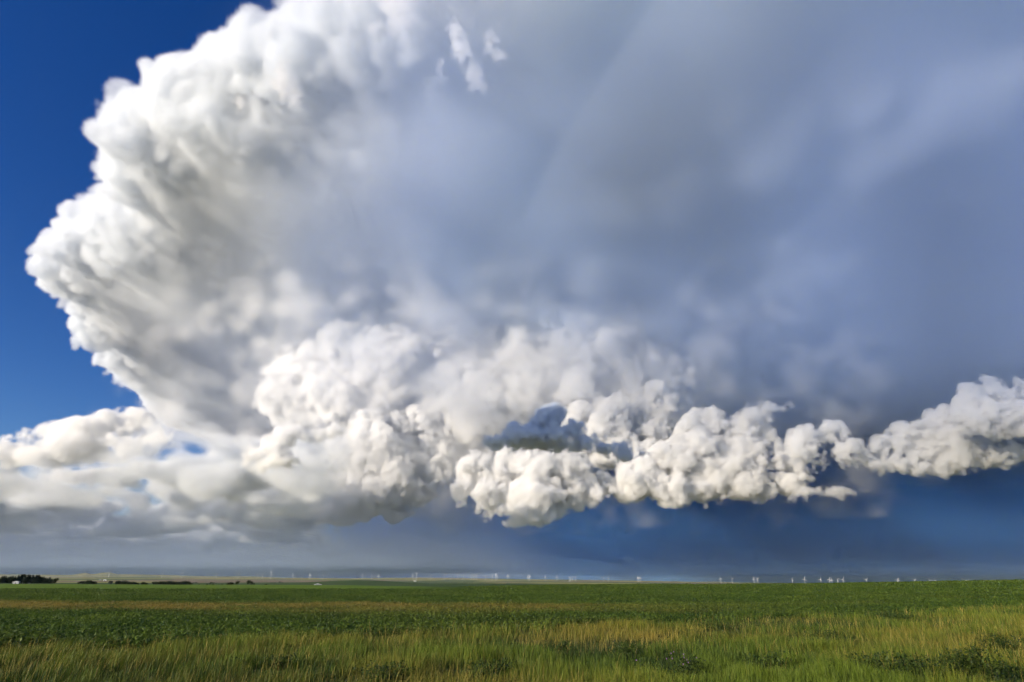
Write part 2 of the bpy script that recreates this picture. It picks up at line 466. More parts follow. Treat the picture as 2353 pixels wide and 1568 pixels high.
# an added, unseen heap left of the picture, placed to shade the small dark cloud
c0 = Vector((850, 8500, 1830)) + Vector((math.sin(R(SUN_AZ)), math.cos(R(SUN_AZ)), math.tan(R(SUN_EL)))) * 12500
ax = axes_of((c0.x - 1500, c0.y - 1900, c0.z - 480), (c0.x + 1500, c0.y + 1900, c0.z + 480), 60)
X_, Y_, Z_ = sheet(ax)
sd = 360 - np.sqrt(((X_ - c0.x) * 0.2) ** 2 + ((Y_ - c0.y) * 0.2) ** 2 + (Z_ - c0.z) ** 2) + (np.abs(noise(ax, 400, 141)) - 0.5) * 160
tag(volume_object('cumulus_cloud', ax, np.clip(sd / 100, 0, 1), m_cumulus), 'flat cumulus added outside the left of the picture to shade the small dark cloud', 'cloud', 'cumulus clouds in front of the storm')

# sunlit scraps hanging below the anvil
hang = [[(1042, 65, 15, 34, 0), (1052, 95, 17, 34, 0), (1066, 125, 18, 34, 0), (1082, 155, 18, 32, 0), (1098, 185, 18, 26, 0)],
        [(1138, 90, 14, 22, 0), (1150, 125, 12, 20, 0), (1120, 95, 8, 14, 0)],
        [(920, 30, 40, 40, 0), (925, 60, 40, 18, 0), (860, 62, 18, 14, 0), (900, -10, 40, 30, 0)],
        [(655, 195, 28, 32, 0), (650, 155, 20, 20, 0), (675, 225, 20, 22, 0)],
        [(556, 245, 15, 14, 0)],
        [(1012, 165, 8, 20, 0)]]
HANG = ['long slanting white streak hanging under the anvil near the top centre', 'small broken white scrap just right of the long slanting streak', 'pair of bright white puffs at the top edge of the sky left of the streak',
        'tall bright knob hanging inside the white anvil rim near the top', 'tiny round white puff left below the bright hanging knob', 'faint small white scrap just left below the long slanting streak']
m_wisp = cloud_material('wisp_ice', 0.006, WHITE)
for k, b in enumerate(hang):
    c_ = cumulus('cloud_wisp', 6500 if b[0][0] > 800 else 7600, 17, b, m_wisp, 200 + k, edge=130, cells=(190, 100, 55), amp=0.5)
    tag(c_, HANG[k], 'cloud', 'bright scraps hanging under the anvil')

# far broken layer on the left, sinking into murk
ax = axes_of((-58000, 10500, 1450), (-3000, 60000, 3000), (130, 140, 70))
X_, Y_, Z_ = sheet(ax)
big = noise(ax, (3000, 2600, 5000), 41)
cov = big * 190 + (np.abs(noise(ax, (1300, 1200, 700), 42)) - .5) * 420 + (np.abs(noise(ax, (620, 640, 400), 43)) - .5) * 400 + (np.abs(noise(ax, (330, 350, 220), 45)) - .5) * 260
sd = np.minimum(70 - np.abs(Z_ - 2150 - big * 150) * 0.5 + cov, (Z_ - 1800) * 0.8 + cov * 0.9)
d = (np.clip(sd / 120, 0, 1) + 0.012 * smooth((500 - np.abs(Z_ - 2000)) / 400)) * smooth((-X_ / Y_ - 0.3) / 0.1 + 0.35 * noise(ax, (2000, 2000, 3000), 44)) * smooth((Y_ - 10800) / 2500)
tag(volume_object('layer_cloud', ax, d, cloud_material('layer_droplets', 0.005, (0.95, 0.972, 1.0))), 'far broken layer of grey and cream cloud low on the left', 'cloud', kind='stuff')
ax = axes_of((-60000, 10000, 400), (9000, 60000, 3000), (500, 500, 130))  # added volume: aerial haze that pales the far clouds
X_, Y_, Z_ = sheet(ax)
d = smooth((Y_ - 9000) / 8000) * np.exp(-Z_ / 1200.0) * smooth((0.12 - X_ / Y_) / 0.4) * smooth((3000 - Z_) / 1000)
tag(volume_object('low_haze', ax, d, cloud_material('airlight', 0.00021, (0.58, 0.71, 0.95))), 'pale haze of far air along the horizon below the far clouds', 'airlight', kind='stuff')
print('clouds', time.time() - T0)

# ------------------------------------------------------------------ terrain
UK = np.array([-400, 0, 300, 600, 800, 1000, 1180, 1300, 1500, 1700, 1900, 2100, 2353, 2800.])


def zv(Y, knots):
    """Heights at the knots UK from the sight line v that the ground reaches at distance Y."""
    us, vs = zip(*knots)
    return np.interp(UK_F, us, [at(CU, v, Y)[2] for v in vs])


UK_F = np.unique(np.concatenate([np.linspace(-500, 2900, 171), [160, 170, 178, 190, 200, 208, 215, 224, 232, 250, 258, 265, 275]]))


def zl(vals):
    return np.interp(UK_F, UK, vals)


LINES = [
    (0.0, zl([0] * 14)), (60.0, zl([0] * 14)),
    (150.0, zl([0, 0, 0, 0, 0, 0, 0, 0.05, 0.1, 0.15, 0.25, 0.45, 0.7, 1])),
    (300.0, zl([0, 0, 0, 0, 0, -.2, .15, .5, .7, .8, 1.0, 1.6, 2.4, 3.5])),
    (450.0, zl([0, 0, 0, 0, 0, -.6, .3, 1.1, 1.3, 1.45, 1.9, 3.0, 4.1, 6])),
    (700.0, zl([.5, .4, .2, 0, -.5, -2, -2, -1.5, -2, -3, -3, -2, -2, -2])),
    (950.0, zv(950, [(-400, 1341), (0, 1341), (200, 1342.3), (400, 1344), (560, 1345.6), (800, 1348), (1000, 1350), (1200, 1352), (2800, 1352)])),
    (1500.0, zv(1500, [(-400, 1343), (0, 1344), (600, 1346), (800, 1346), (1000, 1347), (1200, 1345.5), (1300, 1345.5), (1400, 1347), (2800, 1350)])),
    (2500.0, zv(2500, [(-400, 1340), (0, 1340), (300, 1339.5), (560, 1341), (700, 1338.5), (780, 1334.3), (820, 1333.2), (870, 1334.4), (930, 1338.5), (1000, 1341), (1100, 1340.5), (1200, 1341.5), (1350, 1343.5), (1500, 1347), (2800, 1350)])),
    (3300.0, zv(3300, [(-400, 1342), (600, 1342), (1000, 1345), (2800, 1352)])),
    (6000.0, zv(6000, [(-400, 1334), (0, 1334), (300, 1333.5), (600, 1334.5), (900, 1336), (1200, 1338.5), (1400, 1340), (1500, 1340.5), (1700, 1343), (2800, 1348)])),
    (10000.0, zv(10000, [(-400, 1327), (0, 1327), (300, 1327), (600, 1330), (900, 1331.5), (1200, 1334), (1400, 1336.5), (1700, 1340), (2353, 1345), (2800, 1346)])),
    (16000.0, zv(16000, [(-400, 1322), (0, 1320.5), (100, 1321), (160, 1321.5), (178, 1319), (190, 1316), (200, 1319.5), (215, 1319.5), (232, 1316), (250, 1316), (265, 1320), (400, 1322), (430, 1324), (520, 1325.5), (560, 1324.5), (650, 1328), (800, 1329), (900, 1328), (960, 1327.4), (1030, 1328), (1150, 1330), (1220, 1331), (1400, 1333.5), (1500, 1335), (1600, 1337), (1640, 1336.4), (1700, 1338.5), (1780, 1339), (1900, 1340.5), (2353, 1344), (2800, 1346)])),
    (19000.0, zv(19000, [(-400, 1324), (600, 1331), (1400, 1338), (2800, 1346)])),
    (46000.0, zv(46000, [(-400, 1342), (2800, 1343)])),
]
LY = np.array([l[0] for l in LINES])
LZ = np.array([l[1] for l in LINES])


def terrain(x, y):
    x = np.asarray(x, dtype=float)
    y = np.asarray(y, dtype=float)
    r = np.hypot(x, y)
    ph = np.arctan2(x, y)
    phc = np.clip(ph, -0.84, 0.84)
    u = CU + np.tan(phc) * 1420.0
    Y = r * np.cos(phc)
    k = np.clip(np.searchsorted(LY, Y, side='right') - 1, 0, len(LY) - 2)
    t = np.clip((Y - LY[k]) / (LY[k + 1] - LY[k]), 0, 1)
    t = t * t * (3 - 2 * t)
    ui = np.clip(np.searchsorted(UK_F, u, side='right') - 1, 0, len(UK_F) - 2)
    f = np.clip((u - UK_F[ui]) / (UK_F[ui + 1] - UK_F[ui]), 0, 1)
    z0 = LZ[k, ui] * (1 - f) + LZ[k, ui + 1] * f
    z1 = LZ[k + 1, ui] * (1 - f) + LZ[k + 1, ui + 1] * f
    return z0 * (1 - t) + z1 * t


def mesh_from(name, V, faces, mat=None, attrs=None, loops=None, smooth_=False):
    """V (n,3) array, faces list of equal-length index rows (array) -> mesh, fast."""
    me = bpy.data.meshes.new(name)
    V = np.asarray(V, dtype=np.float32)
    me.vertices.add(len(V))
    me.vertices.foreach_set('co', V.ravel())
    fs = faces if isinstance(faces, list) else [faces]
    tot = np.concatenate([np.full(len(f), f.shape[1], dtype=np.int32) for f in fs])
    idx = np.concatenate([f.ravel() for f in fs]).astype(np.int32)
    me.loops.add(len(idx))
    me.loops.foreach_set('vertex_index', idx)
    me.polygons.add(len(tot))
    me.polygons.foreach_set('loop_start', np.concatenate([[0], np.cumsum(tot)[:-1]]).astype(np.int32))
    if smooth_:
        me.polygons.foreach_set('use_smooth', np.ones(len(tot), dtype=bool))
    for k, col in (attrs or {}).items():
        col = np.asarray(col, dtype=np.float32)
        if col.ndim == 1:
            me.attributes.new(k, 'FLOAT', 'POINT').data.foreach_set('value', col)
        else:
            me.attributes.new(k, 'FLOAT_COLOR', 'POINT').data.foreach_set('color', np.c_[col, np.ones(len(col))].astype(np.float32).ravel())
    if mat:
        me.materials.append(mat)
    me.update(calc_edges=True)
    me.validate()
    return me


def obj(name, me, parent=None, loc=(0, 0, 0)):
    o = bpy.data.objects.new(name, me)
    COL.objects.link(o)
    o.parent = parent
    o.location = loc
    return o


class NT:
    """Small helper to wire a Principled material."""
    def __init__(self, name, rough=0.8, spec=0.2):
        self.m = bpy.data.materials.new(name)
        self.m.use_nodes = True
        self.n = self.m.node_tree.nodes
        self.b = self.n['Principled BSDF']
        self.b.inputs['Roughness'].default_value = rough
        self.b.inputs['Specular IOR Level'].default_value = spec

    def link(self, a, b):
        self.m.node_tree.links.new(a, b)

    def node(self, t, **kw):
        x = self.n.new(t)
        for k, v in kw.items():
            setattr(x, k, v)
        return x

    def noise(self, scale, detail=4, vec=None, stretch=None):
        x = self.node('ShaderNodeTexNoise')
        x.inputs['Scale'].default_value = scale
        x.inputs['Detail'].default_value = detail
        if stretch:
            mp = self.node('ShaderNodeMapping')
            mp.inputs['Scale'].default_value = stretch
            self.link(vec, mp.inputs['Vector'])
            vec = mp.outputs[0]
        if vec is not None:
            self.link(vec, x.inputs['Vector'])
        return x.outputs['Fac']

    def rng(self, val, a, b, lo=0.0, hi=1.0):
        x = self.node('ShaderNodeMapRange')
        x.interpolation_type = 'SMOOTHSTEP'
        self.link(val, x.inputs['Value'])
        for k, v in (('From Min', a), ('From Max', b), ('To Min', lo), ('To Max', hi)):
            x.inputs[k].default_value = v
        return x.outputs[0]

    def math(self, op, a, b=0.0):
        x = self.node('ShaderNodeMath', operation=op)
        for k, v in ((0, a), (1, b)):
            if isinstance(v, (int, float)):
                x.inputs[k].default_value = v
            else:
                self.link(v, x.inputs[k])
        return x.outputs[0]

    def mix(self, f, a, b):
        x = self.node('ShaderNodeMix', data_type='RGBA')
        for k, v in ((0, f), (6, a), (7, b)):
            if isinstance(v, (int, float)):
                x.inputs[k].default_value = v
            elif isinstance(v, tuple):
                x.inputs[k].default_value = (*v, 1)
            else:
                self.link(v, x.inputs[k])
        return x.outputs[2]

    def colour(self, c):
        if isinstance(c, tuple):
            self.b.inputs['Base Color'].default_value = (*c, 1)
        else:
            self.link(c, self.b.inputs['Base Color'])
        return self

    def bump(self, h, strength, dist):
        x = self.node('ShaderNodeBump')
        x.inputs['Strength'].default_value = strength
        x.inputs['Distance'].default_value = dist
        self.link(h, x.inputs['Height'])
        self.link(x.outputs[0], self.b.inputs['Normal'])
        return self


# where the roadside verge ends and the crop begins: a line running away to the right
VA, VB = np.array((-22.0, 22.5)), np.array((60.0, 68.0))
_vd = (VB - VA) / np.linalg.norm(VB - VA)
VN = np.array((-_vd[1], _vd[0]))          # points into the crop


def into_crop(x, y):
    return (x - VA[0]) * VN[0] + (y - VA[1]) * VN[1]


def ground_material():
    t = NT('field_ground', 0.95, 0.05)
    g = t.node('ShaderNodeNewGeometry')
    P = g.outputs['Position']
    sp = t.node('ShaderNodeSeparateXYZ')
    t.link(P, sp.inputs[0])
    x, y = sp.outputs[0], sp.outputs[1]
    dist = t.math('SQRT', t.math('ADD', t.math('MULTIPLY', x, x), t.math('MULTIPLY', y, y)))
    n1 = t.noise(0.35, 5, P)
    n2 = t.noise(0.02, 4, P, (0.35, 1, 1))
    n3 = t.noise(2.2, 4, P)
    crop = t.mix(t.rng(n1, 0.35, 0.7), (0.028, 0.058, 0.009), (0.055, 0.095, 0.015))
    crop = t.mix(t.rng(n2, 0.45, 0.75, 0, 0.5), crop, (0.075, 0.11, 0.016))
    verge = t.mix(t.rng(n3, 0.3, 0.7), (0.035, 0.05, 0.014), (0.09, 0.1, 0.03))
    side = t.math('ADD', t.math('MULTIPLY', t.math('SUBTRACT', x, float(VA[0])), float(VN[0])), t.math('MULTIPLY', t.math('SUBTRACT', y, float(VA[1])), float(VN[1])))
    near = t.mix(t.rng(side, -0.5, 0.5), verge, crop)
    # the paler field behind the dark crop on the left
    pale = t.mix(t.rng(n2, 0.3, 0.7), (0.09, 0.16, 0.014), (0.13, 0.2, 0.02))
    edge = t.math('MULTIPLY', t.rng(y, 236, 244), t.rng(t.math('ADD', x, t.math('MULTIPLY', y, 0.1)), -40, 20, 1, 0))
    c = t.mix(edge, near, pale)
    # rolling country beyond: dark pasture, then pale hay and dry hill grass
    vo = t.node('ShaderNodeTexVoronoi')
    vo.inputs['Scale'].default_value = 1.0
    mp = t.node('ShaderNodeMapping')
    mp.inputs['Scale'].default_value = (0.0011, 0.0006, 0.0)
    t.link(P, mp.inputs['Vector'])
    t.link(mp.outputs[0], vo.inputs['Vector'])
    sv = t.node('ShaderNodeSeparateColor')
    t.link(vo.outputs['Color'], sv.inputs[0])
    past = t.mix(t.rng(n2, 0.3, 0.7), (0.04, 0.075, 0.022), (0.065, 0.1, 0.03))
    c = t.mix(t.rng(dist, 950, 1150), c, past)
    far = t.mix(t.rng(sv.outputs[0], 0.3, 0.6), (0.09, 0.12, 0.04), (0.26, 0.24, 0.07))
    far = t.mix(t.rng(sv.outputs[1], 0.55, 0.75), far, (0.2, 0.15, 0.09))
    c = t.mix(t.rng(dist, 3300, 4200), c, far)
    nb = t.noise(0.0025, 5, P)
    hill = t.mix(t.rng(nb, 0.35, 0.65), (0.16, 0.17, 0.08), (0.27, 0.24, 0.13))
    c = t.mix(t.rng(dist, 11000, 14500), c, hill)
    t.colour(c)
    t.bump(t.noise(1.6, 3, P), 0.6, 0.25)
    return t.m


rr = np.concatenate([[0.0], np.geomspace(3.0, 1000, 130), np.geomspace(1010, 20000, 190), np.geomspace(21000, 39500, 8)])
ph = np.concatenate([np.linspace(-50, 50, 521), np.linspace(50, 310, 60)[1:-1]]) * math.pi / 180
PH, RR = np.meshgrid(ph, rr, indexing='ij')
gx, gy = np.sin(PH) * RR, np.cos(PH) * RR
gz = terrain(gx, gy)
gV = np.stack([gx, gy, gz], axis=-1).reshape(-1, 3)
na_, nr_ = PH.shape
ii, jj = np.meshgrid(np.arange(na_), np.arange(nr_ - 1), indexing='ij')
i2 = (ii + 1) % na_
gF = np.stack([ii * nr_ + jj, ii * nr_ + jj + 1, i2 * nr_ + jj + 1, i2 * nr_ + jj], axis=-1).reshape(-1, 4)
ground = obj('ground', mesh_from('ground', gV, gF, ground_material(), smooth_=True))
tag(ground, kind='structure')

# ------------------------------------------------------------------ low vegetation
rng = np.random.default_rng(12)


def leaf_material(name, rough=0.6, trans=0.35):
    t = NT(name, rough, 0.25)
    a = t.node('ShaderNodeAttribute')
    a.attribute_name = 'tint'
    t.colour(a.outputs['Color'])
    tr = t.node('ShaderNodeBsdfTranslucent')
    t.link(a.outputs['Color'], tr.inputs['Color'])
    mx = t.node('ShaderNodeMixShader')
    mx.inputs[0].default_value = trans
    t.link(t.b.outputs[0], mx.inputs[1])
    t.link(tr.outputs[0], mx.inputs[2])
    t.link(mx.outputs[0], t.n['Material Output'].inputs['Surface'])
    return t.m


def field_noise(x, y, cell, seed):
    """Smooth 2D noise at scattered points."""
    a = np.random.default_rng(seed).standard_normal((128, 128))
    X = x / cell + 500.3
    Y = y / cell + 300.7
    i, j = np.floor(X).astype(int), np.floor(Y).astype(int)
    f, g = X - i, Y - j
    f, g = f * f * (3 - 2 * f), g * g * (3 - 2 * g)
    q = lambda p, r: a[p % 128, r % 128]
    return (q(i, j) * (1 - f) + q(i + 1, j) * f) * (1 - g) + (q(i, j + 1) * (1 - f) + q(i + 1, j + 1) * f) * g


def lerp3(a, b, t):
    return np.array(a)[None] * (1 - t[:, None]) + np.array(b)[None] * t[:, None]


def scatter(n, ymin, ymax, power=1.0):
    """Random points over the visible wedge, denser near the camera as power grows."""
    t = rng.random(n)
    if power == 2.0:
        y = ymin * (ymax / ymin) ** t
    else:
        y = np.sqrt(ymin ** 2 + (ymax ** 2 - ymin ** 2) * t)
    x = (rng.random(n) * 2 - 1) * (0.86 * y + 2.0)
    return x, y


def blades(name, x, y, h, w, lean, tint, mat, kinds='stuff', head=False):
    n = len(x)
    z = terrain(x, y) - 0.02
    a = rng.random(n) * 2 * math.pi
    la = rng.normal(0.6, 1.5, n)                       # wind bends the stems to the right
    dx, dy = np.cos(la) * lean * h, np.sin(la) * lean * h
    wx, wy = np.cos(a) * w * 0.5, np.sin(a) * w * 0.5
    P = np.empty((n, 5, 3), dtype=np.float32)
    P[:, 0] = np.stack([x - wx, y - wy, z], -1)
    P[:, 1] = np.stack([x + wx, y + wy, z], -1)
    mxx, myy, mz = x + dx * 0.35, y + dy * 0.35, z + h * 0.62
    P[:, 2] = np.stack([mxx + wx * 0.85, myy + wy * 0.85, mz], -1)
    P[:, 3] = np.stack([mxx - wx * 0.85, myy - wy * 0.85, mz], -1)
    P[:, 4] = np.stack([x + dx, y + dy, z + h * np.sqrt(np.clip(1 - 0.5 * lean ** 2, 0.2, 1))], -1)
    b = np.arange(n)[:, None] * 5
    quads = b + np.array([[0, 1, 2, 3]])
    tris = b + np.array([[3, 2, 4]])
    col = np.repeat(tint, 5, axis=0)
    me = mesh_from(name, P.reshape(-1, 3), [quads, tris], mat, {'tint': col})
    o = obj(name, me)
    return o


m_leaf = leaf_material('leaf')
# roadside grass
x, y = scatter(460000, 9.5, 85.0, 2.0)
keep = into_crop(x, y) + field_noise(x, y, 6, 1) * 1.4 < rng.normal(0, 0.9, len(x))
x, y = x[keep], y[keep]
d = np.hypot(x, y)
clump = field_noise(x, y, 1.3, 2)
patch = field_noise(x, y, 5.0, 3)
WEEDS = np.array([(2240, 1562, 1.2), (2120, 1566, 0.9), (2010, 1560, 0.8), (1290, 1510, 0.6), (1440, 1512, 0.55), (1560, 1558, 0.7), (890, 1566, 0.8), (1760, 1545, 0.6), (1650, 1450, 0.9), (2060, 1428, 1.2), (2290, 1500, 0.7), (1130, 1555, 0.6), (620, 1540, 0.6), (1900, 1478, 0.7)])
bare = np.zeros(len(x))
for wu, wv, wr in WEEDS:
    kx, ky, kz = ray(wu, wv)
    bare = np.maximum(bare, np.exp(-(((x - kx * EYE / -kz) / wr) ** 2 + ((y - ky * EYE / -kz + wr * 0.5) / (wr * 1.6)) ** 2)))
h = (1 - 0.6 * bare) * np.clip(0.25 + 0.12 * clump + 0.08 * patch + 0.06 * field_noise(x, y, 0.45, 16) + rng.normal(0, 0.09, len(x)), 0.08, 0.9)
w = np.maximum(0.008 + rng.random(len(x)) * 0.007, d * 0.0005)
t_ = np.clip(0.42 + 0.2 * patch + 0.15 * clump + 0.18 * field_noise(x, y, 0.45, 15) + rng.normal(0, 0.24, len(x)), 0, 1)
tint = lerp3((0.019, 0.046, 0.006), (0.125, 0.178, 0.015), t_)
dry = np.clip(0.03 + 0.22 * field_noise(x, y, 7.0, 4) + 0.12 * field_noise(x, y, 1.8, 9) + rng.normal(0, 0.12, len(x)), 0, 1)
tint = tint * (1 - dry[:, None]) + np.array((0.32, 0.23, 0.035))[None] * dry[:, None]
tag(blades('verge_grass', x, y, h, w, np.abs(rng.normal(0.22, 0.2, len(x))), tint, m_leaf), 'tall green and straw coloured roadside grass across the foreground', 'grass', kind='stuff')
# pale seed stalks
x, y = scatter(22000, 9.8, 80.0, 2.0)
keep = (into_crop(x, y) < 0.5) & (field_noise(x, y, 6.0, 4) + field_noise(x, y, 2.0, 6) * 0.6 > rng.normal(0.1, 0.5, len(x)))
x, y = x[keep], y[keep]
d = np.hypot(x, y)
h = np.clip(rng.normal(0.52, 0.12, len(x)), 0.25, 0.9)
tint = lerp3((0.17, 0.17, 0.03), (0.4, 0.3, 0.07), rng.random(len(x)))
tag(blades('seed_stalks', x, y, h, np.maximum(0.007, d * 0.00035), np.abs(rng.normal(0.3, 0.15, len(x))), tint, m_leaf), 'straw coloured seed stalks standing above the roadside grass', 'grass', kind='stuff')


def leaf_cloud(x, y, z, size, tint, flat=0.6):
    """Diamond leaves (two folded triangles each) at given points."""
    n = len(x)
    a = rng.random(n) * 2 * math.pi
    tilt = rng.normal(0.25, flat, n)
    L = np.stack([np.cos(a) * np.cos(tilt), np.sin(a) * np.cos(tilt), np.sin(tilt)], -1)
    S = np.stack([-np.sin(a), np.cos(a), rng.normal(0, 0.35, n)], -1)
    c = np.stack([x, y, z], -1)
    s = size[:, None]
    P = np.empty((n, 4, 3), dtype=np.float32)
    P[:, 0] = c - L * s * 0.5
    P[:, 1] = c + S * s * 0.32 + np.array((0, 0, 1)) * s * 0.08
    P[:, 2] = c + L * s * 0.5
    P[:, 3] = c - S * s * 0.32 + np.array((0, 0, 1)) * s * 0.08
    b = np.arange(n)[:, None] * 4
    F_ = np.concatenate([b + np.array([[0, 1, 2]]), b + np.array([[0, 2, 3]])])
    return P.reshape(-1, 3), F_, np.repeat(tint, 4, axis=0)


# the crop
def crop(name, n, ymin, ymax, per, spread, label):
    x, y = scatter(n, ymin, ymax, 2.0)
    keep = into_crop(x, y) > rng.normal(0.2, 0.5, len(x)) - field_noise(x, y, 6, 1) * 1.0
    keep &= ~((y > 238) & (x + 0.1 * y < 10))
    x, y = x[keep], y[keep]
    k = len(x)
    ph_ = np.clip(0.28 + 0.05 * field_noise(x, y, 4, 5) + rng.normal(0, 0.06, k), 0.12, 0.55)
    wob = field_noise(x, y, 30, 7)
    band = np.exp(-((y + x * 0.1 + wob * 4 - 62) / 12.0) ** 4) * np.clip((25 - x) / 40, 0, 1)
    yel = np.clip(band * (0.85 + 0.35 * field_noise(x, y, 5, 8)) + 0.06 * field_noise(x, y, 9, 14), 0, 1)
    X = np.repeat(x, per) + rng.normal(0, spread, k * per) * np.repeat(np.maximum(1, np.hypot(x, y) / 60), per)
    Y = np.repeat(y, per) + rng.normal(0, spread, k * per) * np.repeat(np.maximum(1, np.hypot(x, y) / 60), per)
    Z = terrain(X, Y) + np.repeat(ph_, per) * (0.35 + 0.75 * rng.random(k * per))
    D_ = np.hypot(X, Y)
    size = np.maximum(0.10 + 0.07 * rng.random(k * per), D_ * 0.0017 * (0.7 + 0.6 * rng.random(k * per)))
    t_ = np.clip(np.repeat(0.35 + 0.2 * field_noise(x, y, 3, 10), per) + rng.normal(0, 0.25, k * per), 0, 1)
    tint = lerp3((0.032, 0.07, 0.01), (0.14, 0.2, 0.024), t_)
    yy = np.repeat(yel, per)[:, None] * (0.6 + 0.5 * rng.random((k * per, 1)))
    tint = tint * (1 - np.clip(yy, 0, 1)) + np.array((0.3, 0.22, 0.05))[None] * np.clip(yy, 0, 1)
    V, F_, C = leaf_cloud(X, Y, Z, size, tint)
    tag(obj(name, mesh_from(name, V, F_, m_leaf, {'tint': C})), label, 'crop', kind='stuff')


crop('crop_plants', 75000, 22.0, 130.0, 7, 0.12, 'dark green leafy crop with a yellowed strip beyond the roadside grass')
crop('far_crop_plants', 45000, 125.0, 420.0, 5, 0.2, 'even dark green crop stretching to the crest of the field')

# ------------------------------------------------------------------ solid shapes
def lathe(profile, n=10, off=(0, 0, 0)):
    """profile: (radius, z) pairs -> closed tube of n sides."""
    V, F_ = [], []
    for r, z in profile:
        for k in range(n):
            a = 2 * math.pi * k / n
            V.append((off[0] + r * math.cos(a), off[1] + r * math.sin(a), off[2] + z))
    for j in range(len(profile) - 1):
        for k in range(n):
            F_.append((j * n + k, j * n + (k + 1) % n, (j + 1) * n + (k + 1) % n, (j + 1) * n + k))
    F_.append(tuple(range(n - 1, -1, -1)))
    F_.append(tuple((len(profile) - 1) * n + k for k in range(n)))
    return V, F_


def prism(pts, y0, y1):
    """Outline in x-z pushed from y0 to y1."""
    n = len(pts)
    V = [(x, y0, z) for x, z in pts] + [(x, y1, z) for x, z in pts]
    F_ = [tuple(range(n)), tuple(range(2 * n - 1, n - 1, -1))] + [(k, k + n, (k + 1) % n + n, (k + 1) % n) for k in range(n)]
    return V, F_


def py_mesh(name, parts, mat):
    V, F_ = [], []
    for v, f in parts:
        b = len(V)
        V += v
        F_ += [tuple(i + b for i in q) for q in f]
    me = bpy.data.meshes.new(name)
    me.from_pydata(V, [], F_)
    me.materials.append(mat)
    me.update()
    return me


def ordinal(k):
    ones = 'zeroth first second third fourth fifth sixth seventh eighth ninth tenth eleventh twelfth thirteenth fourteenth fifteenth sixteenth seventeenth eighteenth nineteenth'.split()
    tens = {20: 'twent', 30: 'thirt', 40: 'fort', 50: 'fift', 60: 'sixt'}
    if k < 20:
        return ones[k]
    t, o = k // 10 * 10, k % 10
    return tens[t] + 'ieth' if o == 0 else tens[t] + 'y-' + ones[o]


def paint(name, c, rough=0.6, var=0.1, scale=0.5):
    t = NT(name, rough, 0.3)
    g = t.node('ShaderNodeNewGeometry')
    n = t.noise(scale, 4, g.outputs['Position'])
    t.colour(t.mix(t.rng(n, 0.3, 0.7), tuple(q * (1 - var) for q in c), tuple(min(1, q * (1 + var)) for q in c)))
    return t.m


def ground_at(u, v):
    x, y, z = ray(u, v)
    k = EYE / -z
    return x * k, y * k


def spot(u, Y):
    x = (u - CU) / 1420.0 * Y
    return x, Y, float(terrain(x, Y))


# ------------------------------------------------------------------ trees of the windbreaks
m_crown = leaf_material('tree_leaf', 0.7, 0.15)
m_bark = paint('bark', (0.05, 0.038, 0.028), 0.9, 0.3, 3.0)


def crown_mesh(name, kind, seed, n=1100):
    """Crown one metre tall (z 0..1) of leaf clumps; scaled per tree."""
    global rng
    keepr = rng
    rng = np.random.default_rng(seed)
    if kind == 'conifer':
        z = 0.1 + 0.9 * rng.random(n) ** 1.25
        rad = 0.3 * (1.02 - z) ** 0.8 * (0.75 + 0.45 * np.abs(np.sin(z * 23 + seed)))
        a = rng.random(n) * 2 * math.pi
        q = rad * (0.35 + 0.65 * np.sqrt(rng.random(n)))
        x, y = np.cos(a) * q, np.sin(a) * q
        size = 0.09 + 0.07 * rng.random(n)
        t_ = np.clip(0.4 + rng.normal(0, 0.3, n), 0, 1)
        tint = lerp3((0.008, 0.018, 0.007), (0.03, 0.048, 0.018), t_)
    else:
        nc = 14 if kind == 'round' else 14
        cz = 0.35 + 0.5 * rng.random(nc) if kind == 'round' else 0.2 + 0.55 * rng.random(nc)
        sp_ = 0.34 if kind == 'round' else 0.55
        cx, cy_ = rng.normal(0, sp_ * 0.55, nc), rng.normal(0, sp_ * 0.55, nc)
        cr = 0.2 + 0.16 * rng.random(nc)
        w_ = rng.integers(0, nc, n)
        dv = rng.normal(0, 1, (n, 3))
        dv /= np.linalg.norm(dv, axis=1)[:, None]
        q = cr[w_] * rng.random(n) ** 0.45
        x, y, z = cx[w_] + dv[:, 0] * q, cy_[w_] + dv[:, 1] * q, np.clip(cz[w_] + dv[:, 2] * q, 0.02, 1.05)
        size = 0.09 + 0.07 * rng.random(n)
        t_ = np.clip(0.4 + rng.normal(0, 0.3, n), 0, 1)
        tint = lerp3((0.011, 0.02, 0.007), (0.045, 0.06, 0.02), t_)
    V, F_, C = leaf_cloud(x, y, z, size, tint, 0.7)
    rng = keepr
    return mesh_from(name, V, F_, m_crown, {'tint': C})


def trunk_mesh(kind):
    parts = [lathe([(0.03, -0.05), (0.022, 0.25), (0.012, 0.7 if kind == 'conifer' else 0.5)], 7)]
    if kind != 'conifer':
        for a in (0.4, 2.3, 4.4):
            v, f = lathe([(0.014, 0), (0.006, 0.34)], 5)
            v = [(x + z * 0.6 * math.cos(a), y + z * 0.6 * math.sin(a), z + 0.18) for x, y, z in v]
            parts.append((v, f))
    return py_mesh('trunk', parts, m_bark)


KINDS = {k: ([crown_mesh('crown', k, 300 + 7 * i + len(k)) for i in range(3)], trunk_mesh(k)) for k in ('conifer', 'round', 'bush')}
NAMES = {'conifer': 'conifer_tree', 'round': 'broadleaf_tree', 'bush': 'bush'}
_tree_n = 0


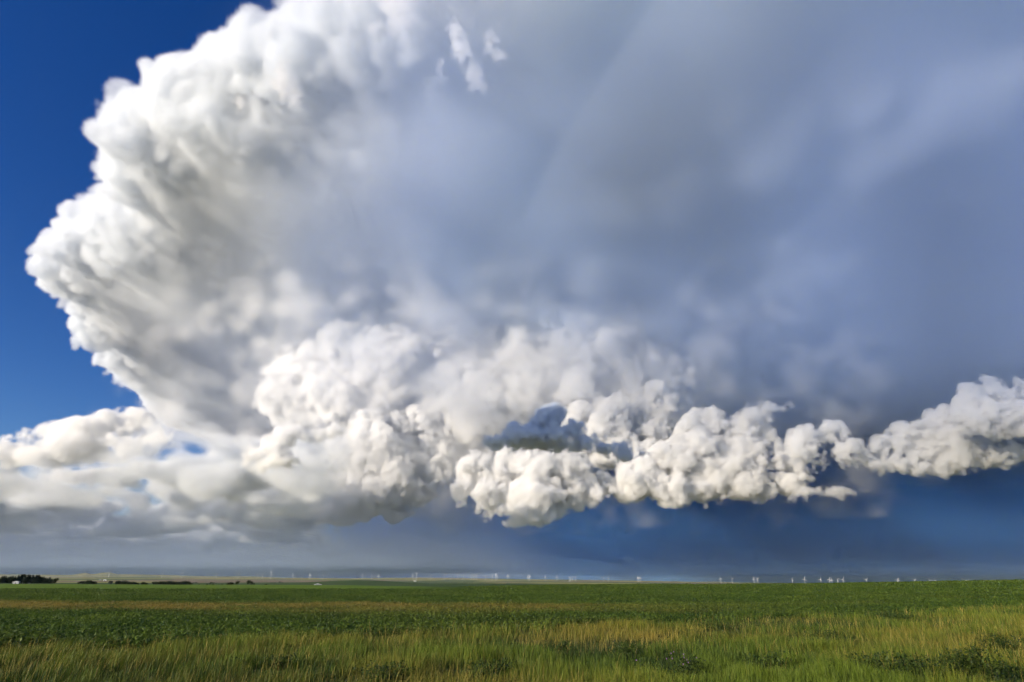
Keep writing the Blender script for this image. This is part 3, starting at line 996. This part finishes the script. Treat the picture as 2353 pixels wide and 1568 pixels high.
def tree(kind, u, height, Y, label, group, wide=1.0):
    global _tree_n
    x, y, z = spot(u, Y)
    e = empty(NAMES[kind], (x, y, z))
    crowns, tr = KINDS[kind]
    obj('crown', crowns[_tree_n % 3], e)
    obj('trunk', tr, e)
    e.scale = (height * wide, height * wide, height)
    e.rotation_euler = (0, 0, _tree_n * 2.4)
    _tree_n += 1
    tag(e, label, 'tree' if kind != 'bush' else 'bush', group)


def z1(zx):      # measuring windows of the photograph -> sheet position
    return zx * 0.2975 / 1.7408


def z2(zx):
    return (700 + zx * 0.2975) / 1.7408


def tall(dz, Y):
    return dz * 0.2976 / 1.7408 * Y / 1420.0


YT = 900.0
con = [(8, 205), (35, 200), (60, 205), (95, 210), (120, 205), (150, 200), (185, 205), (228, 195), (268, 182), (296, 180), (320, 192), (356, 187), (380, 190), (418, 188), (440, 205), (467, 190), (500, 188), (522, 205), (545, 205), (570, 205), (600, 215), (627, 218), (655, 210), (685, 225)]
for k, (zx, zt) in enumerate(con):
    tree('conifer', z1(zx), tall(276 - zt, YT) * 1.25, YT + (k * 37 % 23) - 8, 'dark pointed conifer in the windbreak at the left edge, %s from the left' % ordinal(k + 1), 'conifers of the left windbreak', 1.15)
tree('round', z1(735), tall(72, YT), YT, 'large round dark tree closing the right end of the conifer windbreak', 'broadleaf trees on the far field edge', 1.0)
bush_rows = [
    ([(1070, 255), (1105, 250), (1145, 246), (1185, 240), (1225, 244), (1260, 246)], 281, z1, 'dark bush in the short clump right of the conifer windbreak, %s from the left'),
    ([(1570, 255), (1600, 246), (1640, 245), (1680, 245), (1705, 252), (1732, 258), (1762, 258), (1792, 258), (1830, 260), (1860, 270), (1915, 260), (1945, 258), (1975, 266)], 286, z1, 'dark bush in the low hedge right of the lone tree, %s from the left'),
    ([(2075, 260), (2110, 256), (2150, 258), (2190, 255), (2230, 255), (2262, 250), (2300, 251), (2340, 253), (2375, 258), (2412, 260), (2443, 254), (2483, 250), (2518, 251), (2553, 264), (2590, 277)], 292, z1, 'dark bush in the longest hedge on the left field edge, %s from the left'),
]
for row, base, zf, lab in bush_rows:
    for k, (zx, zt) in enumerate(row):
        tree('bush', zf(zx), tall(base - zt, YT) * 1.25, YT + (k * 29 % 17) - 6, lab % ordinal(k + 1), 'bushes of the far hedges', 1.15)
tree('round', z1(1490), tall(48, 1250), 1250, 'lone small round tree between the two left bush clumps', 'broadleaf trees on the far field edge', 1.0)
for zx, zt, zb, lab in ((330, 287, 298, 'tiny dark bush just right of the longest hedge'), (440, 280, 298, 'low dark bush right of the longest hedge, left one of a close pair'), (468, 280, 298, 'low dark bush right of the longest hedge, right one of a close pair'), (515, 284, 298, 'small dark bush standing right of the close pair of low bushes'),
                        (600, 289, 300, 'tiny faint bush left of the rounded trees in mid field'), (640, 282, 300, 'small brownish bush left of the rounded trees in mid field'),
                        (720, 270, 303, 'rounded dark bush, leftmost of the mid field group'), (752, 268, 303, 'rounded dark bush, middle of the mid field group'), (780, 274, 303, 'rounded dark bush, rightmost of the three touching ones in mid field'),
                        (1230, 293, 313, 'single squat dark bush alone right of the mid field trees')):
    tree('bush', z2(zx), tall(zb - zt, 800) * 1.1, 800, lab, 'bushes dotted over the mid field', 0.9)
for zx, zt, zb, lab in ((835, 260, 305, 'slender dark tree right of the rounded mid field bushes'), (985, 256, 308, 'leafy dark tree, left half of the mid field pair'), (1030, 262, 308, 'leafy dark tree, right half of the mid field pair'), (1070, 288, 308, 'small low tree at the right foot of the mid field pair')):
    tree('round', z2(zx), tall(zb - zt, 800) * 1.1, 800, lab, 'broadleaf trees on the far field edge', 0.9)
for k, (zx, zt, zb) in enumerate(((190, 240, 254), (245, 243, 254), (285, 240, 254), (485, 243, 258), (520, 246, 258), (555, 250, 258), (590, 251, 258), (1300, 256, 265), (1345, 256, 265), (1405, 250, 265), (1445, 256, 265))):
    tree('bush', z2(zx), tall(zb - zt, 2300) * 1.3, 2300, 'tiny hazy bush on the far slope behind the mid field, %s from the left' % ordinal(k + 1), 'hazy bushes on the far slope', 1.3)

# ------------------------------------------------------------------ farm buildings and tanks
m_white = paint('white_paint', (0.78, 0.78, 0.76), 0.5)
m_metal = paint('grey_sheet_metal', (0.42, 0.43, 0.44), 0.4)
m_roof = paint('dark_roofing', (0.09, 0.1, 0.13), 0.6)
m_pane = paint('window_glass', (0.03, 0.04, 0.05), 0.1)
m_roofl = paint('pale_roofing', (0.6, 0.6, 0.58), 0.4)


def building(u, Y, w, d, h, rise, wall, roof, label, yaw=0.2):
    x, y, z = spot(u, Y)
    e = empty('farm_building', (x, y, z - 0.1))
    e.rotation_euler = (0, 0, yaw)
    obj('wall', py_mesh('wall', [prism([(-w / 2, 0), (w / 2, 0), (w / 2, h), (0, h + rise * 0.97), (-w / 2, h)], -d / 2, d / 2)], wall), e)
    o = w * 0.06
    obj('roof', py_mesh('roof', [prism([(-w / 2 - o, h - o * 0.6), (0, h + rise), (w / 2 + o, h - o * 0.6), (w / 2 + o, h - o * 0.6 + 0.25), (0, h + rise + 0.25), (-w / 2 - o, h - o * 0.6 + 0.25)], -d / 2 - 0.4, d / 2 + 0.4)], roof), e)
    obj('door', py_mesh('door', [prism([(-w * 0.14, 0.05), (w * 0.14, 0.05), (w * 0.14, h * 0.75), (-w * 0.14, h * 0.75)], -d / 2 - 0.06, -d / 2 - 0.003)], m_roof), e)
    for sx in (-0.34, 0.34):
        obj('window', py_mesh('window', [prism([((sx - 0.06) * w, h * 0.4), ((sx + 0.06) * w, h * 0.4), ((sx + 0.06) * w, h * 0.7), ((sx - 0.06) * w, h * 0.7)], -d / 2 - 0.06, -d / 2 - 0.003)], m_pane), e)
    tag(e, label, 'building', 'distant farm buildings')


building(z1(232), 893, 8, 6, 2.4, 1.0, m_metal, m_roofl, 'small pale grey shed in front of the conifer windbreak', 0.1)
building(z1(358), 912, 11, 8, 2.8, 2.6, m_white, m_roof, 'dark-roofed farmhouse tucked into the conifer windbreak', 0.5)
building(z1(1403), 5200, 22, 14, 6, 4, m_white, m_roofl, 'bright white far farm building between the left bush clumps', 0.3)
building(z1(1340), 5400, 14, 10, 4, 3, m_metal, m_roof, 'grey far shed just left of the bright white farm building', 0.1)
building(z2(1925), 820, 8.5, 7, 1.5, 1.3, m_metal, m_roofl, 'low pale-roofed barn alone in the field left of the green knoll', 0.4)
building((1400 + 515 * 0.2975) / 1.7408, 3900, 30, 14, 5, 3, m_white, m_roofl, 'long white roof just right of the green knoll, left of two', 1.2)
building((1400 + 628 * 0.2975) / 1.7408, 3900, 22, 14, 5, 3, m_white, m_roofl, 'long white roof just right of the green knoll, right of two', 1.2)


def tank(u, Y, r, h, label):
    x, y, z = spot(u, Y)
    e = empty('storage_tank', (x, y, z - 0.2))
    obj('body', py_mesh('body', [lathe([(r, 0), (r, h)], 18)], m_white), e)
    obj('lid', py_mesh('lid', [lathe([(r * 1.03, h + 0.003), (r * 0.15, h + r * 0.5), (r * 0.1, h + r * 0.6)], 18)], m_metal), e)
    tag(e, label, 'tank', 'white storage tanks')


for k, zx in enumerate((858, 868, 878, 888)):
    tank((1400 + zx * 0.2975) / 1.7408, 5600, 1.7, 9, 'slim white tank in the row of four behind the centre field, %s from left' % ordinal(k + 1))
tank((2800 + 483 * 0.2975) / 1.7408, 2300, 2.8, 6.5, 'squat white tank on the right horizon, left one of a pair')
tank((2800 + 503 * 0.2975) / 1.7408, 2300, 2.4, 6.5, 'squat white tank on the right horizon, right one of a pair')

# ------------------------------------------------------------------ wind farm
m_turb = paint('turbine_paint', (0.6, 0.6, 0.6), 0.4, 0.04, 0.1)
wins = [
    (0, [(1440, 118), (2155, 140)]),
    (700, [(70, 140), (430, 165), (540, 175), (835, 145), (1095, 165), (1165, 178), (1275, 135), (1575, 185), (1805, 182), (1985, 172)]),
    (1400, [(160, 172), (285, 172), (378, 212), (840, 205), (888, 152), (1080, 188), (1270, 165), (1345, 190), (1443, 162), (1520, 218), (1625, 178), (1665, 210), (1697, 168), (1822, 205), (1910, 190), (1957, 165), (1976, 188), (2122, 182)]),
    (2100, [(42, 195), (62, 205), (275, 195), (430, 195), (607, 215), (643, 205), (682, 228), (1062, 215), (1124, 212), (1524, 240), (1552, 210)]),
    (2800, [(283, 268), (436, 275), (730, 283), (780, 268), (1247, 262), (1412, 262), (1628, 264), (1748, 270), (1777, 288), (1856, 264), (1928, 266), (2243, 278)]),
    (3400, [(638, 283), (660, 275), (878, 272), (1080, 272), (1155, 270), (1515, 262), (1590, 260), (1862, 251), (1945, 254)]),
]
rnd = random.Random(5)
bl = []
for q, wd in ((0, 1.2), (3, 2.2), (10, 3.4), (28, 2.0), (44, 0.5)):
    bl += [(-wd * 0.35, -0.35, q), (wd * 0.65, -0.35, q), (wd * 0.65, 0.35, q), (-wd * 0.35, 0.35, q)]
bf = [(4 * j + k, 4 * j + (k + 1) % 4, 4 * j + 4 + (k + 1) % 4, 4 * j + 4 + k) for j in range(4) for k in range(4)] + [(3, 2, 1, 0), (16, 17, 18, 19)]
me_blade = py_mesh('blade', [(bl, bf)], m_turb)
me_nac = py_mesh('nacelle', [prism([(-1.9, -1.8), (1.9, -1.8), (2.1, 0.4), (1.5, 1.9), (-1.5, 1.9), (-2.1, 0.4)], -3.0, 8.0)], m_turb)
hv, hf = lathe([(1.7, 0), (1.6, 1.2), (0.9, 2.2), (0.2, 2.6)], 10)
me_hub = py_mesh('hub', [([(x, -z - 3.0, y) for x, y, z in hv], [tuple(reversed(q)) for q in hf])], m_turb)
yy_ = np.linspace(9500, 15400, 300)
count = 0
for x0, lst in wins:
    for zx, zy in lst:
        count += 1
        u, v = (x0 + zx * 0.2975) / 1.7408, (2250 + zy * 0.2976) / 1.7408
        xs = (u - CU) / 1420.0 * yy_
        hubz = np.array([at(CU, v, q)[2] for q in yy_])
        gap = hubz - terrain(xs, yy_)
        k = int(np.argmin(np.abs(gap - 84) + 0.004 * yy_))
        hgt = float(np.clip(gap[k], 62, 190))
        x, y = float(xs[k]), float(yy_[k])
        e = empty('wind_turbine', (x, y, float(terrain(x, y)) - 1.0))
        e.rotation_euler = (0, 0, R(rnd.gauss(-20, 14)))
        hgt += 1.0
        obj('tower', py_mesh('tower', [lathe([(2.5, 0), (2.1, hgt * 0.5), (1.5, hgt - 1.9)], 10)], m_turb), e)
        obj('nacelle', me_nac, e, (0, 0, hgt))
        hub_ = obj('hub', me_hub, e, (0, 0, hgt))
        a0 = rnd.random() * 2.1
        for q in range(3):
            b_ = obj('blade', me_blade, hub_, (0, -4.2, 0))
            b_.rotation_euler = (0, a0 + q * 2 * math.pi / 3, 0)
        tag(e, 'white wind turbine on the horizon, %s of the whole row counted from the left' % ordinal(count), 'wind turbine', 'wind turbines along the horizon')

# ------------------------------------------------------------------ weeds in the verge
m_stem = paint('weed_stem', (0.06, 0.08, 0.025), 0.8, 0.2, 4.0)
m_flower = paint('purple_petal', (0.24, 0.12, 0.3), 0.6, 0.2, 9.0)


def weed(u, v, w, h, label, seed, flowers=0, dark=1.0):
    x0_, y0_ = ground_at(u, v)
    z0_ = float(terrain(x0_, y0_))
    e = empty('weed_bush', (x0_, y0_, z0_))
    r = np.random.default_rng(seed)
    n = int(900 * w * max(h, 0.4))
    ns = 14
    sx, sy = r.normal(0, w * 0.24, ns), r.normal(0, w * 0.2, ns)
    sh_ = h * (0.6 + 0.45 * r.random(ns))
    parts = []
    for k in range(ns):
        vv, ff = lathe([(0.006, 0), (0.004, sh_[k] * 0.6), (0.002, sh_[k])], 5)
        parts.append(([(px + sx[k] * (0.5 + 0.5 * pz / sh_[k]), py_ + sy[k] * (0.5 + 0.5 * pz / sh_[k]), pz - 0.02) for px, py_, pz in vv], ff))
    obj('stem', py_mesh('stem', parts, m_stem), e)
    k = r.integers(0, ns, n)
    t_ = r.random(n) ** 0.7
    X = sx[k] * (0.5 + 0.5 * t_) + r.normal(0, 0.05 + 0.05 * w, n)
    Y = sy[k] * (0.5 + 0.5 * t_) + r.normal(0, 0.05 + 0.05 * w, n)
    Z = np.maximum(0.02, sh_[k] * t_ + r.normal(0, 0.03, n))
    tint = lerp3((0.02, 0.042, 0.008), (0.08, 0.12, 0.018), np.clip(r.normal(0.4, 0.3, n), 0, 1)) * dark
    V, F_, C = leaf_cloud(X, Y, Z, 0.05 + 0.05 * r.random(n), tint, 0.6)
    obj('foliage', mesh_from('foliage', V, F_, m_leaf, {'tint': C}), e)
    for q in range(flowers):
        kk = r.integers(0, ns)
        fv, ff = lathe([(0.004, 0), (0.014, 0.02), (0.016, 0.03), (0.006, 0.035)], 7)
        obj('flower', py_mesh('flower', [(fv, ff)], m_flower), e, (float(sx[kk] + r.normal(0, 0.08)), float(sy[kk] + r.normal(0, 0.08)), float(sh_[kk] * (0.85 + 0.2 * r.random()))))
    tag(e, label, 'weed', 'leafy weeds in the verge')


weed(2240, 1562, 2.2, 0.8, 'largest dark leafy weed bush in the bottom right corner', 1)
weed(2120, 1566, 2.16, 0.68, 'dark leafy weed just left of the largest bush at bottom right', 2)
weed(2010, 1560, 1.89, 0.57, 'low leafy weed at the bottom edge, second left of the corner bush', 3)
weed(1290, 1510, 1.22, 0.54, 'dark leafy weed right of the bottom centre', 4)
weed(1440, 1512, 1.08, 0.54, 'dark leafy weed in mid verge, right of the one at bottom centre', 5, 0, 1.1)
weed(1560, 1558, 1.62, 0.54, 'low weed with purple flowers at the bottom edge right of centre', 6, 12)
weed(890, 1566, 2.03, 0.49, 'dark leafy weed at the bottom edge left of centre', 7, 0, 1.1)
weed(1760, 1545, 1.35, 0.54, 'dark leafy weed low in the verge between the purple flowers and the corner bush', 8, 0, 1.1)
weed(1650, 1450, 2.16, 0.54, 'broad dark weed clump in the far half of the verge', 9, 0, 1.1)
weed(2060, 1428, 2.97, 0.61, 'long dark weed clump near the crop edge at right', 10, 0, 1.1)
weed(2290, 1500, 1.62, 0.68, 'leafy weed at the right edge above the corner bush', 11)
weed(1130, 1555, 1.35, 0.46, 'dark leafy weed at the bottom edge in the exact centre', 12, 0, 1.1)
weed(620, 1540, 1.35, 0.41, 'low dark weed in the bottom left half of the verge', 13)
weed(1900, 1478, 1.49, 0.54, 'dark weed clump in mid verge at right', 14, 0, 1.1)

# ------------------------------------------------------------------ haze: the air between here and the hills
bpy_me = bpy.data.meshes.new('haze')
hx, hy0, hy1, hz0, hz1 = 40500.0, -40500.0, 40500.0, -250.0, 345.0
bpy_me.from_pydata([(-hx, hy0, hz0), (hx, hy0, hz0), (hx, hy1, hz0), (-hx, hy1, hz0), (-hx, hy0, hz1), (hx, hy0, hz1), (hx, hy1, hz1), (-hx, hy1, hz1)], [],
                   [(0, 3, 2, 1), (4, 5, 6, 7), (0, 1, 5, 4), (1, 2, 6, 5), (2, 3, 7, 6), (3, 0, 4, 7)])
m_haze = cloud_material('haze', 0.00001, (0.6, 0.8, 1.0))
bpy_me.materials.append(m_haze)
tag(obj('haze', bpy_me), kind='stuff')
